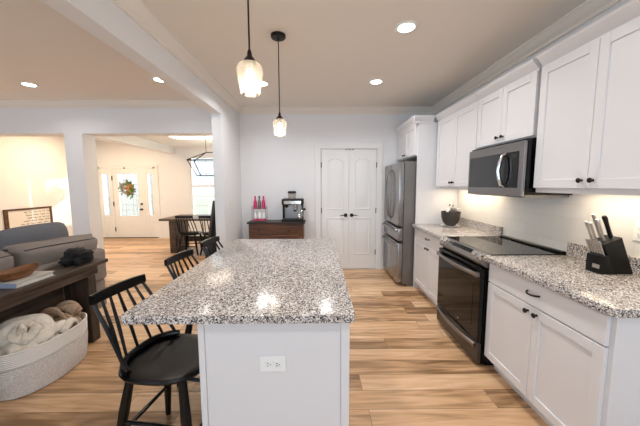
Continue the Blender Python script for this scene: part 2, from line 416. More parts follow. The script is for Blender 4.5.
# ---- double pantry door
def arch_poly(x0, x1, z0, z1, rise, n=12):
    p = [(x0, z0), (x1, z0)]
    for i in range(n+1):
        t = i/n; p.append((x1+(x0-x1)*t, z1+rise*math.sin(PI*t)))
    return p
def panel(b, x0, x1, z0, z1, rise, y):
    lv = [(0, 0), (.008, -.007), (.022, -.006), (.028, -.0005), (.036, -.001), (.06, -.006)]
    b.rings([[(px, y+dy, pz) for px, pz in arch_poly(x0+o, x1-o, z0+o, z1-o*(1 if not rise else .9), rise*(1-o*3))] for o, dy in lv], True, False, True)
d = sroot('door_1', (.53, YB, 0))
for i, (x0, x1) in enumerate(((.066, .5195), (.5215, .975))):
    lf = B().box(x0, x1, 4.712, YB-.001, .012, 2.03, .002)
    panel(lf, x0+.085, x1-.085, 1.03, 1.845, .062, 4.712); panel(lf, x0+.085, x1-.085, .26, .90, 0, 4.712)
    lf = lf.build('door_leaf', M['trim'], d)
    kx = x1-.05 if i == 0 else x0+.05; sg = -1 if i == 0 else 1
    k = B().lathe([(.031, 4.712), (.031, 4.706), (.026, 4.702), (.011, 4.70), (.011, 4.672), (.013, 4.668)], (kx, 0, .94), 16, 'y')
    k.tube([(kx, 4.672, .94), (kx+sg*-.0, 4.668, .94), (kx-sg*-.04, 4.667, .942), (kx-sg*-.095, 4.669, .938)], [.01, .01, .008, .006], 8).build('lever_handle', M['blackm'], lf)
    for hz in (.30, 1.02, 1.78):
        hx = x0-.006 if i == 0 else x1+.006
        B().box(hx-.006, hx+.006, 4.700, 4.711, hz-.045, hz+.045, .002).build('hinge', M['blackm'], lf)
c = B().box(-.045, .052, 4.704, YB, 0, 2.05, .004).box(.985, 1.082, 4.704, YB, 0, 2.05, .004).box(-.045, 1.082, 4.704, YB, 2.045, 2.14, .004)
c.build('door_casing', M['trim'], d)
B().box(.51, .55, 4.700, 4.711, 2.025, 2.04).box(.46, .495, 4.700, 4.711, 2.025, 2.04).box(.565, .60, 4.700, 4.711, 2.025, 2.04).build('door_catch', M['steel'], d)

# ---- front door with sidelights
d = sroot('door_2', (-5.15, 7.7, 0))
fr = B().box(-5.97, -5.90, 7.685, 7.84, 0, 1.95, .003).box(-4.47, -4.40, 7.685, 7.84, 0, 1.95, .003).box(-5.97, -4.40, 7.685, 7.84, 1.90, 1.96, .003)
fr.box(-5.64, -5.58, 7.69, 7.84, 0, 1.90, .003).box(-4.725, -4.665, 7.69, 7.84, 0, 1.90, .003)
fr.box(-6.04, -5.971, 7.678, 7.6995, 0, 1.961).box(-4.399, -4.33, 7.678, 7.6995, 0, 1.961).box(-6.05, -4.32, 7.674, 7.6995, 1.9615, 2.03)
fr.build('door_frame', M['trim'], d)
lf = B()
gx0, gx1, gz0, gz1 = -5.43, -4.90, .62, 1.77
X0, X1 = -5.575, -4.73
lf.box(X0, gx0, 7.705, 7.75, .02, 1.895).box(gx1, X1, 7.705, 7.75, .02, 1.895).box(gx0, gx1, 7.705, 7.75, .02, gz0).box(gx0, gx1, 7.705, 7.75, gz1, 1.895)
panel(lf, X0+.12, (X0+X1)/2-.03, .14, .50, 0, 7.705); panel(lf, (X0+X1)/2+.03, X1-.12, .14, .50, 0, 7.705)
lf = lf.build('door_leaf', M['trim'], d)
B().box(gx0, gx1, 7.722, 7.73, gz0, gz1).build('pane', M['leaded'], lf)
b = B()
for q in (-.2, -.1, .1, .2): b.box((gx0+gx1)/2+q-.004, (gx0+gx1)/2+q+.004, 7.716, 7.721, gz0, gz1)
for q in (.16, .30, .85, 1.0): b.box(gx0, gx1, 7.716, 7.721, gz0+q-.003, gz0+q+.003)
b.build('leading', M['steel'], lf)
k = B().lathe([(.03, 7.705), (.03, 7.695), (.012, 7.69), (.012, 7.665), (.026, 7.655), (.028, 7.64), (.015, 7.63)], (-4.825, 0, .795), 14, 'y').build('door_knob', M['blackm'], lf)
B().lathe([(.03, 7.705), (.03, 7.69), (.02, 7.685)], (-4.825, 0, .945), 14, 'y').box(-4.83, -4.82, 7.672, 7.686, .925, .965).build('deadbolt', M['blackm'], lf)
b = B()
for hz in (.25, .95, 1.65): b.box(-5.592, -5.572, 7.682, 7.704, hz-.06, hz+.06, .002)
b.build('hinges', M['blackm'], lf)
B().box(-5.24, -5.20, 7.68, 7.704, 1.90, 1.935).build('door_sensor', M['blackm'], d)
for x0, x1 in ((-5.90, -5.64), (-4.665, -4.47)):
    s_ = B().box(x0, x0+.045, 7.70, 7.75, .02, 1.9).box(x1-.045, x1, 7.70, 7.75, .02, 1.9).box(x0+.045, x1-.045, 7.70, 7.75, .02, .64).box(x0+.045, x1-.045, 7.70, 7.75, 1.76, 1.9)
    panel(s_, x0+.05, x1-.05, .14, .50, 0, 7.70)
    s_ = s_.build('sidelight', M['trim'], d)
    B().box(x0+.045, x1-.045, 7.722, 7.73, .64, 1.76).build('pane', M['leaded'], s_)
B().box(-5.97, -4.40, 7.66, 7.80, 0, .022, .004).build('threshold', M['console'], d)

# ---- dining window
d = sroot('window_1', (-2.8, 7.7, .62))
f = B().box(-3.53, -3.451, 7.68, 7.6995, .6355, 2.199).box(-2.199, -2.12, 7.68, 7.6995, .6355, 2.199).box(-3.55, -2.10, 7.676, 7.6995, 2.1995, 2.30).box(-3.449, -3.41, 7.69, 7.78, .6355, 2.219).box(-2.24, -2.201, 7.69, 7.78, .6355, 2.219).box(-3.41, -2.24, 7.69, 7.78, 2.18, 2.219).box(-3.55, -2.10, 7.65, 7.6995, .60, .635).box(-3.53, -2.12, 7.68, 7.6995, .53, .5995)
f.box(-3.43, -2.22, 7.71, 7.76, 1.40, 1.46).build('window_frame', M['trim'], d)
b = B()
for i in (1, 2): b.box(-3.43+i*.403-.008, -3.43+i*.403+.008, 7.722, 7.738, .635, 2.20)
for z in (.9, 1.15, 1.7, 1.95): b.box(-3.43, -2.22, 7.724, 7.736, z-.008, z+.008)
b.build('muntins', M['trim'], d)
B().box(-3.43, -2.22, 7.728, 7.732, .635, 2.20).build('pane', M['pane'], d)
# ---- windows behind the viewpoint
for n, (x0, x1) in enumerate(((-5.3, -2.5), (-1.0, 1.6))):
    d = sroot('window_%d' % (n+2), ((x0+x1)/2, -3.5, .6))
    f = B().box(x0, x0+.05, -3.6, -3.5, .6, 2.4).box(x1-.05, x1, -3.6, -3.5, .6, 2.4).box(x0, x1, -3.6, -3.5, 2.35, 2.4).box(x0, x1, -3.6, -3.5, .6, .65)
    f.box((x0+x1)/2-.04, (x0+x1)/2+.04, -3.6, -3.5, .65, 2.35).build('window_frame', M['trim'], d)
    B().box(x0+.05, x1-.05, -3.56, -3.555, .65, 2.35).build('pane', M['pane'], d)
d = sroot('window_4', (-6.1, .6, .65))
B().box(-6.25, -6.1, -.8, -.75, .65, 2.35).box(-6.25, -6.1, 1.95, 2.0, .65, 2.35).box(-6.25, -6.1, -.75, 1.95, 2.3, 2.35).box(-6.25, -6.1, -.75, 1.95, .65, .7).box(-6.25, -6.1, .56, .64, .7, 2.3).build('window_frame', M['trim'], d)
B().box(-6.2, -6.195, -.75, 1.95, .7, 2.3).build('pane', M['pane'], d)
# ground outside
g = B().box(-30, 12, 7.85, 60, -.3, -.2).build('lawn', M['grass']); struct(g)

# ================================================================== LAMPS
def can(x, y, label, power=12, col=(1, .99, .98), z=CZ):
    t = thing('recessed_light', label, 'ceiling light', (x, y, z-.012), 'recessed ceiling lights')
    B().lathe([(.062, z-.002), (.062, z-.006), (.088, z-.008), (.092, z-.004), (.092, z)], (x, y, 0), 28, cap0=False, cap1=False).build('trim_ring', M['white'], t)
    B().lathe([(.0635, z-.0075), (.0635, z-.003)], (x, y, 0), 24).build('lens', M['lens'], t)
    d = bpy.data.lights.new('can_lamp', 'AREA'); d.shape = 'DISK'; d.size = .11; d.energy = power; d.color = col; d.spread = math.radians(150)
    o = bpy.data.objects.new('can_lamp', d); COL.objects.link(o); o.location = (x, y, z-.011)
can(.71, 2.36, 'round recessed ceiling light nearest the wall cabinets, closest to the viewer')
can(.715, 3.54, 'round recessed ceiling light in front of the white double door')
can(-.68, 3.60, 'round recessed ceiling light partly hidden behind the nearer pendant lamp')
can(-3.56, 3.63, 'recessed living room ceiling light near the left edge of the photo', 5, (1, .95, .9))
can(-1.86, 3.47, 'recessed living room ceiling light close beside the header beam', 5, (1, .95, .9))
for x, y in ((.71, 1.15), (.71, -.2), (-.68, -.2)):
    d = bpy.data.lights.new('can_lamp', 'AREA'); d.shape = 'DISK'; d.size = .11; d.energy = 7; d.color = (1, .99, .98); d.spread = math.radians(150)
    o = bpy.data.objects.new('can_lamp', d); COL.objects.link(o); o.location = (x, y, CZ-.011)

def pendant(x, y, label):
    t = thing('pendant_light', label, 'pendant lamp', (x, y, 1.87), 'glass pendant lamps over the island')
    B().lathe([(.062, CZ), (.062, CZ-.018), (.056, CZ-.026), (.012, CZ-.028), (.009, CZ-.045)], (x, y, 0), 24).build('canopy', M['blackm'], t)
    B().tube([(x, y, CZ-.04), (x, y, 2.07)], .0042, 8).build('cord', M['bronze'], t)
    B().lathe([(.005, 2.075), (.009, 2.066), (.012, 2.045), (.026, 2.030), (.032, 2.019), (.03, 2.014)], (x, y, 0), 20).build('socket_cap', M['bronze'], t)
    prof = [(.030, 2.034), (.046, 2.028), (.056, 2.016), (.0605, 1.998), (.0605, 1.985), (.057, 1.955), (.052, 1.92), (.046, 1.885), (.0435, 1.872)]
    prof = [(r, 1.876+(z-1.872)*.87) for r, z in prof]
    inner = [(r-.0025, z) for r, z in prof][::-1]
    B().lathe(prof+inner, (x, y, 0), 28, cap0=False, cap1=False).build('glass_shade', M['shade'], t)
    B().lathe([(.018, 2.014), (.018, 1.985)], (x, y, 0), 16).build('bulb_socket', M['steel'], t)
    B().lathe([(.013, 1.985), (.015, 1.975), (.027, 1.950), (.031, 1.93), (.028, 1.907), (.016, 1.893), (.003, 1.89)], (x, y, 0), 18).build('bulb', M['bulb'], t)
    d = bpy.data.lights.new('pendant_lamp', 'POINT'); d.energy = 6; d.color = (1, .9, .78); d.shadow_soft_size = .042
    o = bpy.data.objects.new('pendant_lamp', d); COL.objects.link(o); o.location = (x, y, 1.868)
pendant(-.312, 1.36, 'glowing glass pendant lamp nearer the viewer, its canopy out of frame')
pendant(-.325, 2.48, 'glowing glass pendant lamp farther along the island, black canopy in view')

# ================================================================== KITCHEN RUN
def shaker(y0, y1, z0, z1, xf, sg=-1, st=.057, th=.02):
    """framed door, front at xf, facing sg along x"""
    xb = xf - sg*th; xi = xf - sg*.009
    a, c = min(xf, xb), max(xf, xb); p, q = min(xi, xb), max(xi, xb)
    b = B()
    b.box(p, q, y0+st-.002, y1-st+.002, z0+st-.002, z1-st+.002)
    b.box(a, c, y0, y0+st, z0, z1, .002).box(a, c, y1-st, y1, z0, z1, .002)
    b.box(a, c, y0+st, y1-st, z0, z0+st, .002).box(a, c, y0+st, y1-st, z1-st, z1, .002)
    return b
def knob(x, y, z, sg=-1):
    pr = [(.008, 0), (.006, .004), (.006, .012), (.0135, .017), (.0155, .023), (.011, .028), (.003, .029)]
    return B().lathe([(r, x+sg*h) for r, h in pr], (0, y, z), 14, 'x')
def pull(x, y, z, L=.10):
    n = 10; P = []
    for i in range(n+1):
        t = -1+2*i/n
        P.append((x-.028*(1-abs(t)**3)-.001, y+t*L/2, z-.006*(1-t*t)))
    return B().tube(P, [.0062-.0012*(1-abs(-1+2*i/n)) for i in range(n+1)], 8)

def base_cabinet(y0, y1, label, xf):
    t = thing('base_cabinet', label, 'cabinet', (1.6, (y0+y1)/2, 0))
    B().box(xf+.021, 1.90, y0, y1, .10, .873).box(xf+.085, 1.90, y0+.002, y1-.002, .0, .10).build('cabinet_body', M['cab'], t)
    g = .003; ym = (y0+y1)/2
    dr = B().box(xf, xf+.02, y0+.02, y1-g, .715, .862, .003).build('drawer', M['cab'], t)
    pull(xf, ym, .795).build('drawer_pull', M['bronze'], dr)
    for a, c, ky in ((y0+.02, ym-g/2, ym-.035), (ym+g/2, y1-g, ym+.035)):
        dd = shaker(a, c, .115, .708, xf).build('door', M['cab'], t)
        knob(xf, ky, .672).build('knob', M['bronze'], dd)
    return t
base_cabinet(1.178, 2.078, 'white two door base cabinet with drawer, right foreground beside the range', 1.306)
base_cabinet(2.85, 3.805, 'white base cabinet with drawer between range and refrigerator', 1.332)

def counter(y0, y1, label, clip=False):
    t = thing('countertop', label, 'countertop', (1.58, (y0+y1)/2, .8735))
    if clip:
        poly = [(1.264, y1), (1.28, y0+.03), (1.29, y0+.008), (1.306, y0), (1.913, y0-.012), (1.913, y1)]
    else:
        poly = [(1.296, y1), (1.28, y0), (1.913, y0), (1.913, y1)]
    B().prism(poly[::-1], 2, .874, .914, .004).build('slab', M['granite'], t)
    B().box(1.893, 1.913, y0+.004, y1-.002, .914, 1.015, .002).build('backsplash_strip', M['granite'], t)
counter(1.15, 2.080, 'speckled granite countertop under the knife block, right foreground', True)
counter(2.847, 3.806, 'speckled granite countertop between range and refrigerator, under the black bowl')

def wall_cabinet(y0, y1, z0, z1, label, cz=True):
    xf = 1.59
    t = thing('wall_cabinet', label, 'cabinet', (1.75, (y0+y1)/2, z0))
    b = B().box(xf+.021, 1.913, y0, y1, z0, z1)
    if z0 < 1.5: b.box(xf+.024, xf+.044, y0, y1, z0-.022, z0)
    b.build('cabinet_body', M['cab'], t)
    g = .003; ym = (y0+y1)/2
    for a, c, ky in ((y0+g/2, ym-g/2, ym-.035), (ym+g/2, y1-g/2, ym+.035)):
        dd = shaker(a, c, z0+.012, z1-.012, xf).build('door', M['cab'], t)
        knob(xf, ky, z0+.06).build('knob', M['bronze'], dd)
    poly = [(xf+.03, z1-.02), (xf+.012, z1-.02), (xf+.012, z1), (xf+.004, z1+.006), (xf-.016, z1+.03), (xf-.036, z1+.05), (xf-.04, z1+.062), (xf-.04, z1+.07), (xf+.03, z1+.07)]
    B().prism(poly, 1, y0, y1).build('crown', M['cab'], t)
    return t
wall_cabinet(1.235, 2.066, 1.415, 2.285, 'large white two door wall cabinet at the right edge, above the knife block')
wall_cabinet(2.103, 2.848, 1.80, 2.285, 'short white two door wall cabinet directly above the microwave')
wall_cabinet(2.856, 3.782, 1.415, 2.285, 'white two door wall cabinet between microwave and refrigerator panel')

# refrigerator surround
t = thing('refrigerator_cabinet', 'tall white panel with short two door cabinet over the refrigerator', 'cabinet', (1.6, 4.27, 0))
B().box(1.345, 1.913, 3.812, 3.836, 0, 2.275).build('side_panel', M['cab'], t)
B().box(1.335, 1.913, 3.838, 4.722, 1.84, 2.275).build('cabinet_body', M['cab'], t)
for a, c, ky in ((3.842, 4.278, 4.24), (4.282, 4.72, 4.32)):
    dd = shaker(a, c, 1.852, 2.262, 1.314).build('door', M['cab'], t); knob(1.314, ky, 1.885).build('knob', M['bronze'], dd)
poly = [(1.35, 2.26), (1.322, 2.26), (1.318, 2.285), (1.298, 2.31), (1.276, 2.335), (1.272, 2.36), (1.35, 2.36)]
b = B().prism(poly, 1, 3.80, 4.722)
poly = [(3.83, 2.26), (3.806, 2.26), (3.804, 2.285), (3.79, 2.31), (3.775, 2.335), (3.772, 2.36), (3.83, 2.36)]
b.prism(poly, 0, 1.28, 1.54); b.build('crown', M['cab'], t)

# refrigerator
t = thing('refrigerator', 'stainless french door refrigerator beside the white double door', 'refrigerator', (1.5, 4.28, 0))
fy0, fy1 = 3.865, 4.695
B().box(1.195, 1.895, fy0, fy1, .04, 1.755, .006).box(1.26, 1.88, fy0+.02, fy1-.02, 0, .04).box(1.195, 1.5, fy0+.03, fy0+.16, 1.755, 1.775).build('body', M['fridge_side'], t)
fm = (fy0+fy1)/2
for a, c, s in ((fy0, fm-.003, -1), (fm+.003, fy1, 1)):
    dd = B().box(1.118, 1.191, a, c, .872, 1.755, .012, 3).build('door', M['fridge'], t)
    hy = fm+s*.028
    B().tube([(1.120, hy, .95), (1.093, hy+s*.004, .97), (1.066, hy+s*.034, 1.10), (1.056, hy+s*.055, 1.31), (1.066, hy+s*.034, 1.53), (1.093, hy+s*.004, 1.65), (1.120, hy, 1.67)], .011, 10).build('handle', M['steel'], dd)
for z0, z1, hz in ((.662, .842, .805), (.06, .630, .590)):
    dd = B().box(1.118, 1.191, fy0, fy1, z0, z1, .012, 3).build('drawer', M['fridge'], t)
    B().tube([(1.120, fy0+.05, hz), (1.086, fy0+.06, hz), (1.070, fy0+.2, hz), (1.064, fm, hz), (1.070, fy1-.2, hz), (1.086, fy1-.06, hz), (1.120, fy1-.05, hz)], .012, 10).build('handle', M['steel'], dd)

# range
t = thing('range', 'black and stainless slide in electric range between granite countertops', 'stove', (1.58, 2.463, 0))
ry0, ry1 = 2.0845, 2.8425
B().box(1.292, 1.905, ry0+.004, ry1-.004, .03, .898).box(1.34, 1.88, ry0+.03, ry1-.03, 0, .03).build('body', M['bglass'], t)
B().box(1.322, 1.911, ry0, ry1, .899, .919, .003).build('cooktop', M['bglass'], t)
B().box(1.872, 1.911, ry0+.01, ry1-.01, .9192, .936, .004).build('vent_rail', M['black'], t)
for (x, y, r) in ((1.50, 2.28, .10), (1.50, 2.66, .08), (1.76, 2.28, .075), (1.76, 2.66, .09)):
    B().lathe([(r, .9192), (r, .9196), (r-.003, .9196), (r-.003, .9192)], (x, y, 0), 32, cap0=False, cap1=False).build('burner_mark', M['fridge_side'], t)
pn = B().prism([(1.29, .815), (1.262, .835), (1.258, .85), (1.316, .916), (1.32, .918), (1.32, .815)], 1, ry0, ry1).build('control_panel', M['steel'], t)
nx, nz = -.066, .058; ln = math.hypot(nx, nz); nx /= ln; nz /= ln
for y in (2.135, 2.205, 2.722, 2.792):
    c0 = Vector((1.288, y, .884)); nrm = Vector((nx, 0, nz)); e1 = Vector((0, 1, 0)); e2 = nrm.cross(e1)
    B().rings([[c0 + nrm*h + (e1*math.cos(2*PI*i/18)+e2*math.sin(2*PI*i/18))*r for i in range(18)] for r, h in ((.032, 0), (.032, .008), (.027, .010), (.026, .036), (.022, .041))]).build('knob', M['chrome'], pn)
B().prism([(1.284, .8795), (1.283, .8795), (1.307, .9065), (1.308, .9065)], 1, 2.30, 2.63).build('display', M['bglass'], pn)
dr = B().box(1.254, 1.288, ry0+.004, ry1-.004, .205, .806, .004).build('oven_door', M['bglass'], t)
B().box(1.2525, 1.2545, ry0+.10, ry1-.10, .30, .66).build('window', M['oglass'], dr)
hb = []
for i in range(13):
    s = -1+2*i/12; hb.append((1.236-.034*(1-s*s), (ry0+ry1)/2+s*.345, .752))
B().tube(hb, .0135, 10, flat=1.25).box(1.222, 1.256, ry0+.018, ry0+.055, .735, .77, .003).box(1.222, 1.256, ry1-.055, ry1-.018, .735, .77, .003).build('handle', M['steel'], dr)
B().lathe([(.016, 1.2540), (.016, 1.2530)], (0, 2.40, .262), 20, 'x', sy=.35).build('emblem', M['steel'], dr)
dw = B().box(1.256, 1.288, ry0+.004, ry1-.004, .035, .196, .004).build('drawer', mat('dark_slate_steel', (92, 88, 86), .35, .9), t)
hb = [(x+.016, y, .172) for x, y, z in hb]
B().tube(hb, .012, 8, flat=1.4).build('handle', M['steel'], dw)

# microwave
t = thing('microwave', 'stainless over the range microwave under the short wall cabinet', 'microwave', (1.72, 2.463, 1.36))
B().box(1.548, 1.911, ry0, ry1, 1.372, 1.792, .003).build('body', M['bglass'], t)
B().box(1.56, 1.90, ry0+.02, ry1-.02, 1.352, 1.371).box(1.62, 1.80, 2.20, 2.40, 1.347, 1.353).build('vent_bottom', M['fridge_side'], t)
dd = B().box(1.522, 1.546, ry0, ry1, 1.358, 1.775, .004).build('door', M['slate'], t)
B().box(1.5200, 1.5225, 2.30, 2.815, 1.425, 1.705, .001).build('window', M['wglass'], dd)
B().box(1.5196, 1.5225, 2.135, 2.297, 1.425, 1.705, .001).build('keypad', M['bglass'], dd)
B().box(1.5188, 1.5200, 2.155, 2.215, 1.655, 1.685).build('display', M['screen'], dd)
B().tube([(1.522, 2.285, 1.44), (1.495, 2.285, 1.448), (1.478, 2.287, 1.50), (1.470, 2.29, 1.565), (1.478, 2.287, 1.63), (1.495, 2.285, 1.682), (1.522, 2.285, 1.69)], .011, 10, flat=1.5).build('handle', M['chrome'], dd)
B().box(1.5212, 1.5225, 2.44, 2.49, 1.738, 1.748).build('emblem', M['steel'], dd)

# outlet on the tiles
def outlet(c, face, label, horiz=False, name='wall_outlet', cat='outlet', switch=False):
    """face: 'x-' plate faces -x, 'y-' faces -y, 'x+' faces +x"""
    t = thing(name, label, cat, c)
    a, h = (.057, .036) if horiz else (.036, .057)
    def bx(u0, u1, v0, v1, d0, d1, bev=0):
        cx, cy, cz = c
        if face == 'y-': return (cx+u0, cx+u1, cy-d1, cy-d0, cz+v0, cz+v1, bev)
        if face == 'x-': return (cx-d1, cx-d0, cy+u0, cy+u1, cz+v0, cz+v1, bev)
        return (cx+d0, cx+d1, cy+u0, cy+u1, cz+v0, cz+v1, bev)
    B().box(*bx(-a, a, -h, h, 0, .006, .002)).build('cover_plate', M['white'], t)
    if switch:
        B().box(*bx(-.016, .016, -.033, .033, .006, .009, .001)).build('rocker', M['trim'], t); return t
    for s in (-.02, .02):
        u, v = (s, 0) if horiz else (0, s)
        r = B().box(*bx(u-.0145, u+.0145, v-.0145, v+.0145, .006, .0085, .003)).build('receptacle', M['white'], t)
        sl = B()
        for q in (-.0055, .0055):
            if horiz: sl.box(*bx(u-.002-.0045, u-.002+.0045, v+q-.0012, v+q+.0012, .0085, .009))
            else: sl.box(*bx(u+q-.0012, u+q+.0012, v-.0025, v+.0065, .0085, .009))
        if horiz: sl.box(*bx(u+.0065, u+.0105, v-.002, v+.002, .0085, .009))
        else: sl.box(*bx(u-.002, u+.002, v-.0105, v-.0065, .0085, .009))
        sl.build('slots', M['dark'], r)
    return t
outlet((1.9145, 1.625, 1.17), 'x-', 'white wall outlet on the tiles behind the knife block')
outlet((-1.2845, 4.13, 1.165), 'x+', 'white light switch on the kitchen wall beside the living room opening', name='light_switch', cat='light switch', switch=True)
outlet((-4.16, 7.6995, 1.16), 'y-', 'white light switch on the far wall right of the front door', name='light_switch', cat='light switch', switch=True)

# ================================================================== ISLAND
t = thing('island_cabinet', 'white kitchen island base with outlet, under the granite top', 'island', (-.18, 1.9, 0))
B().box(-.515, .115, 1.168, 2.74, .10, .879).box(-.505, .05, 1.19, 2.72, 0, .10).build('cabinet_body', M['cab'], t)
B().box(-.522, -.495, 1.155, 1.167, .0, .879, .002).box(.098, .136, 1.155, 1.167, .0, .879, .002).box(-.494, .097, 1.159, 1.167, .84, .873, .001).box(-.494, .097, 1.162, 1.167, 0, .84).build('end_panel', M['cab'], t)
for i in range(4):
    y0 = 1.17+i*.392; y1 = y0+.388
    dr = B().box(.116, .136, y0, y1, .715, .862, .003).build('drawer', M['cab'], t)
    dd = shaker(y0, y1, .115, .708, .136, 1).build('door', M['cab'], t)
    knob(.136, y0+.194, .79, 1).build('knob', M['bronze'], dr); knob(.136, y0+.04 if i % 2 else y1-.04, .66, 1).build('knob', M['bronze'], dd)
def rr(x0, x1, y0, y1, r, n=5):
    P = []
    for cx, cy, a0 in ((x1-r, y1-r, 0), (x0+r, y1-r, 90), (x0+r, y0+r, 180), (x1-r, y0+r, 270)):
        for i in range(n+1):
            a = math.radians(a0+90*i/n); P.append((cx+r*math.cos(a), cy+r*math.sin(a)))
    return P
tag(B().prism(rr(-.828, .154, 1.115, 2.775, .02), 2, .880, .914, .004).build('island_countertop', M['granite']), 'large speckled granite slab on the white kitchen island', 'countertop')
outlet((-.20, 1.1618, .672), 'y-', 'white horizontal outlet on the end of the kitchen island', True)

# ---- counter stools
def spindle_seat(name, label, cat, group, SH, TH, sw=.205, dx=0, sl=.205):
    t = thing(name, label, cat, (0, 0, 0), group)
    n = 40; R = []
    def ring(k, z, dish=0):
        P = []
        for i in range(n):
            a = 2*PI*i/n; c, s = math.cos(a), math.sin(a)
            x = math.copysign(abs(c)**.72, c)*sl*k; y = math.copysign(abs(s)**.78, s)*sw*k*(1.0-.07*c)
            P.append((x, y, z))
        return P
    B().rings([ring(.86, SH-.034), ring(.97, SH-.026), ring(1, SH-.012), ring(.985, SH-.002), ring(.93, SH), ring(.7, SH-.005), ring(.35, SH-.009), ring(.05, SH-.01)]).build('seat', M['black'], t)
    # bow rail hugging the rear edge
    P = []
    for i in range(17):
        a = math.radians(112+136*i/16); c, s = math.cos(a), math.sin(a)
        P.append((math.copysign(abs(c)**.8, c)*(sl-.015), math.copysign(abs(s)**.8, s)*sw*.95, SH+.016))
    B().tube(P, [.013]+[.017]*15+[.013], 10, flat=1.0).build('bow_rail', M['black'], t)
    hw = sw*.80
    # crest
    Pf, R = [], []
    for i in range(15):
        s = -1+2*i/14; x = -.268+dx-.016*(1-s*s); y = s*hw; h = .027*(1-.15*abs(s)**3); z = TH-.026
        R.append([(x-.010, y, z-h), (x+.010, y, z-h), (x+.012, y, z-h*.3), (x+.008, y, z+h), (x-.006, y, z+h), (x-.012, y, z+h*.4)])
    B().rings(R).build('crest_rail', M['black'], t)
    for i in range(7):
        s = -1+2*i/6; a = math.radians(180-s*62); c, sn = math.cos(a), math.sin(a)
        x0 = math.copysign(abs(c)**.8, c)*(sl-.015); y0 = math.copysign(abs(sn)**.8, sn)*sw*.95
        s2 = s*.92; x1 = -.268+dx-.016*(1-s2*s2); y1 = s2*hw
        rr_ = .0098 if abs(s) == 1 else .0082
        B().tube([(x0, y0, SH+.012), ((x0+x1)/2, (y0+y1)/2, (SH+TH)/2), (x1, y1, TH-.045)], [rr_*.85, rr_*1.15, rr_*.8], 8).build('spindle', M['black'], t)
    feet = []
    for sx in (1, -1):
        for sy in (1, -1):
            p0 = Vector((sx*sl*.62, sy*sw*.62, SH-.026)); p1 = Vector((sx*sl*.98, sy*sw*.98, 0))
            feet.append((p0, p1))
            B().tube([p0, p0.lerp(p1, .35), p1], [.019, .0245, .016], 10).build('leg', M['black'], t)
    def at(i, z):
        p0, p1 = feet[i]; return p0.lerp(p1, (p0.z-z)/p0.z)
    for i, j, z in ((0, 1, SH*.40), (2, 3, SH*.40), (0, 2, SH*.52), (1, 3, SH*.52)):
        a, c = at(i, z), at(j, z); B().tube([a, a.lerp(c, .5), c], [.0085, .0115, .0085], 8).build('stretcher', M['black'], t)
    return t
G = 'black spindle back counter stools along the island'
st = spindle_seat('counter_stool', 'black spindle back stool nearest the viewer, seat fully in view', 'stool', G, .552, .93, .21, -.025, .224)
st.location = (-.778, 1.425, 0); st.rotation_euler = (0, 0, math.radians(-9))
copy_tree(st, (-.775, 2.09, 0), math.radians(-7), 'black spindle back stool in the middle of the three along the island')
copy_tree(st, (-.765, 2.68, 0), math.radians(-7), 'black spindle back stool farthest along the island, next to the white wall end')

# ================================================================== COFFEE CORNER
t = thing('dresser', 'small brown wooden dresser against the back wall, beyond the island', 'dresser', (-.665, 4.56, 0))
B().box(-1.10, -.23, 4.41, 4.712, .08, .838, .003).build('body', M['dresser'], t)
B().box(-1.125, -.205, 4.39, 4.714, .839, .866, .004).build('top', M['dresser_top'], t)
for z0, z1 in ((.675, .80), (.44, .655), (.18, .42)):
    dr = B().box(-1.03, -.30, 4.396, 4.41, z0, z1, .004).build('drawer', M['dresser'], t)
    for x in (-.93, -.46): B().lathe([(.007, 4.396), (.006, 4.385), (.014, 4.378), (.014, 4.372), (.005, 4.368)], (x, 0, (z0+z1)/2), 12, 'y').build('knob', M['blackm'], dr)
for x in (-1.075, -.255):
    for y in (4.43, 4.69): B().box(x-.024, x+.024, y-.018, y+.018, 0, .08).build('leg', M['dresser'], t)

t = thing('espresso_machine', 'black and stainless espresso machine on the brown dresser', 'coffee machine', (-.40, 4.54, .866))
x0, x1 = -.565, -.235; z = .866
B().box(x0, x1, 4.50, 4.68, z+.005, z+.36, .01).build('body', M['slate'], t)
for q in (x0, x1-.035): B().box(q, q+.035, 4.47, 4.499, z+.05, z+.269, .003).build('side_column', M['blackm'], t)
B().box(x0-.005, x1+.005, 4.40, 4.68, z+.27, z+.365, .012, 2).build('head', M['blackm'], t)
B().box(x0+.03, x1-.03, 4.396, 4.40, z+.285, z+.335).build('front_plate', M['chrome'], t)
B().lathe([(.022, 4.396), (.022, 4.388)], (-.40, 0, z+.31), 18, 'y').build('gauge', M['white'], t)
B().box(x0-.012, x1+.012, 4.395, 4.50, z, z+.045, .006).build('drip_tray', M['blackm'], t)
B().box(x0+.02, x1-.02, 4.41, 4.49, z+.045, z+.05).build('drip_grate', M['dark'], t)
B().lathe([(.036, z+.27), (.036, z+.225), (.03, z+.215)], (-.36, 4.45, 0), 18).build('group_head', M['chrome'], t)
pf = B().lathe([(.034, z+.214), (.034, z+.19), (.012, z+.165)], (-.36, 4.45, 0), 16).build('portafilter', M['chrome'], t)
B().tube([(-.36, 4.45, z+.20), (-.36, 4.38, z+.192), (-.36, 4.33, z+.185)], [.009, .013, .012], 8).build('grip', M['blackm'], pf)
B().lathe([(.03, z+.27), (.026, z+.24), (.016, z+.225)], (-.50, 4.45, 0), 14).build('grinder_chute', M['blackm'], t)
B().tube([(-.26, 4.42, z+.26), (-.252, 4.40, z+.18), (-.25, 4.385, z+.10)], .0055, 8).build('steam_wand', M['chrome'], t)
h = B().lathe([(.055, z+.366), (.062, z+.38), (.066, z+.45)], (-.42, 4.57, 0), 20).build('bean_hopper', M['clear'], t)
B().lathe([(.069, z+.451), (.069, z+.475), (.06, z+.486)], (-.42, 4.57, 0), 20).build('lid', M['blackm'], h)
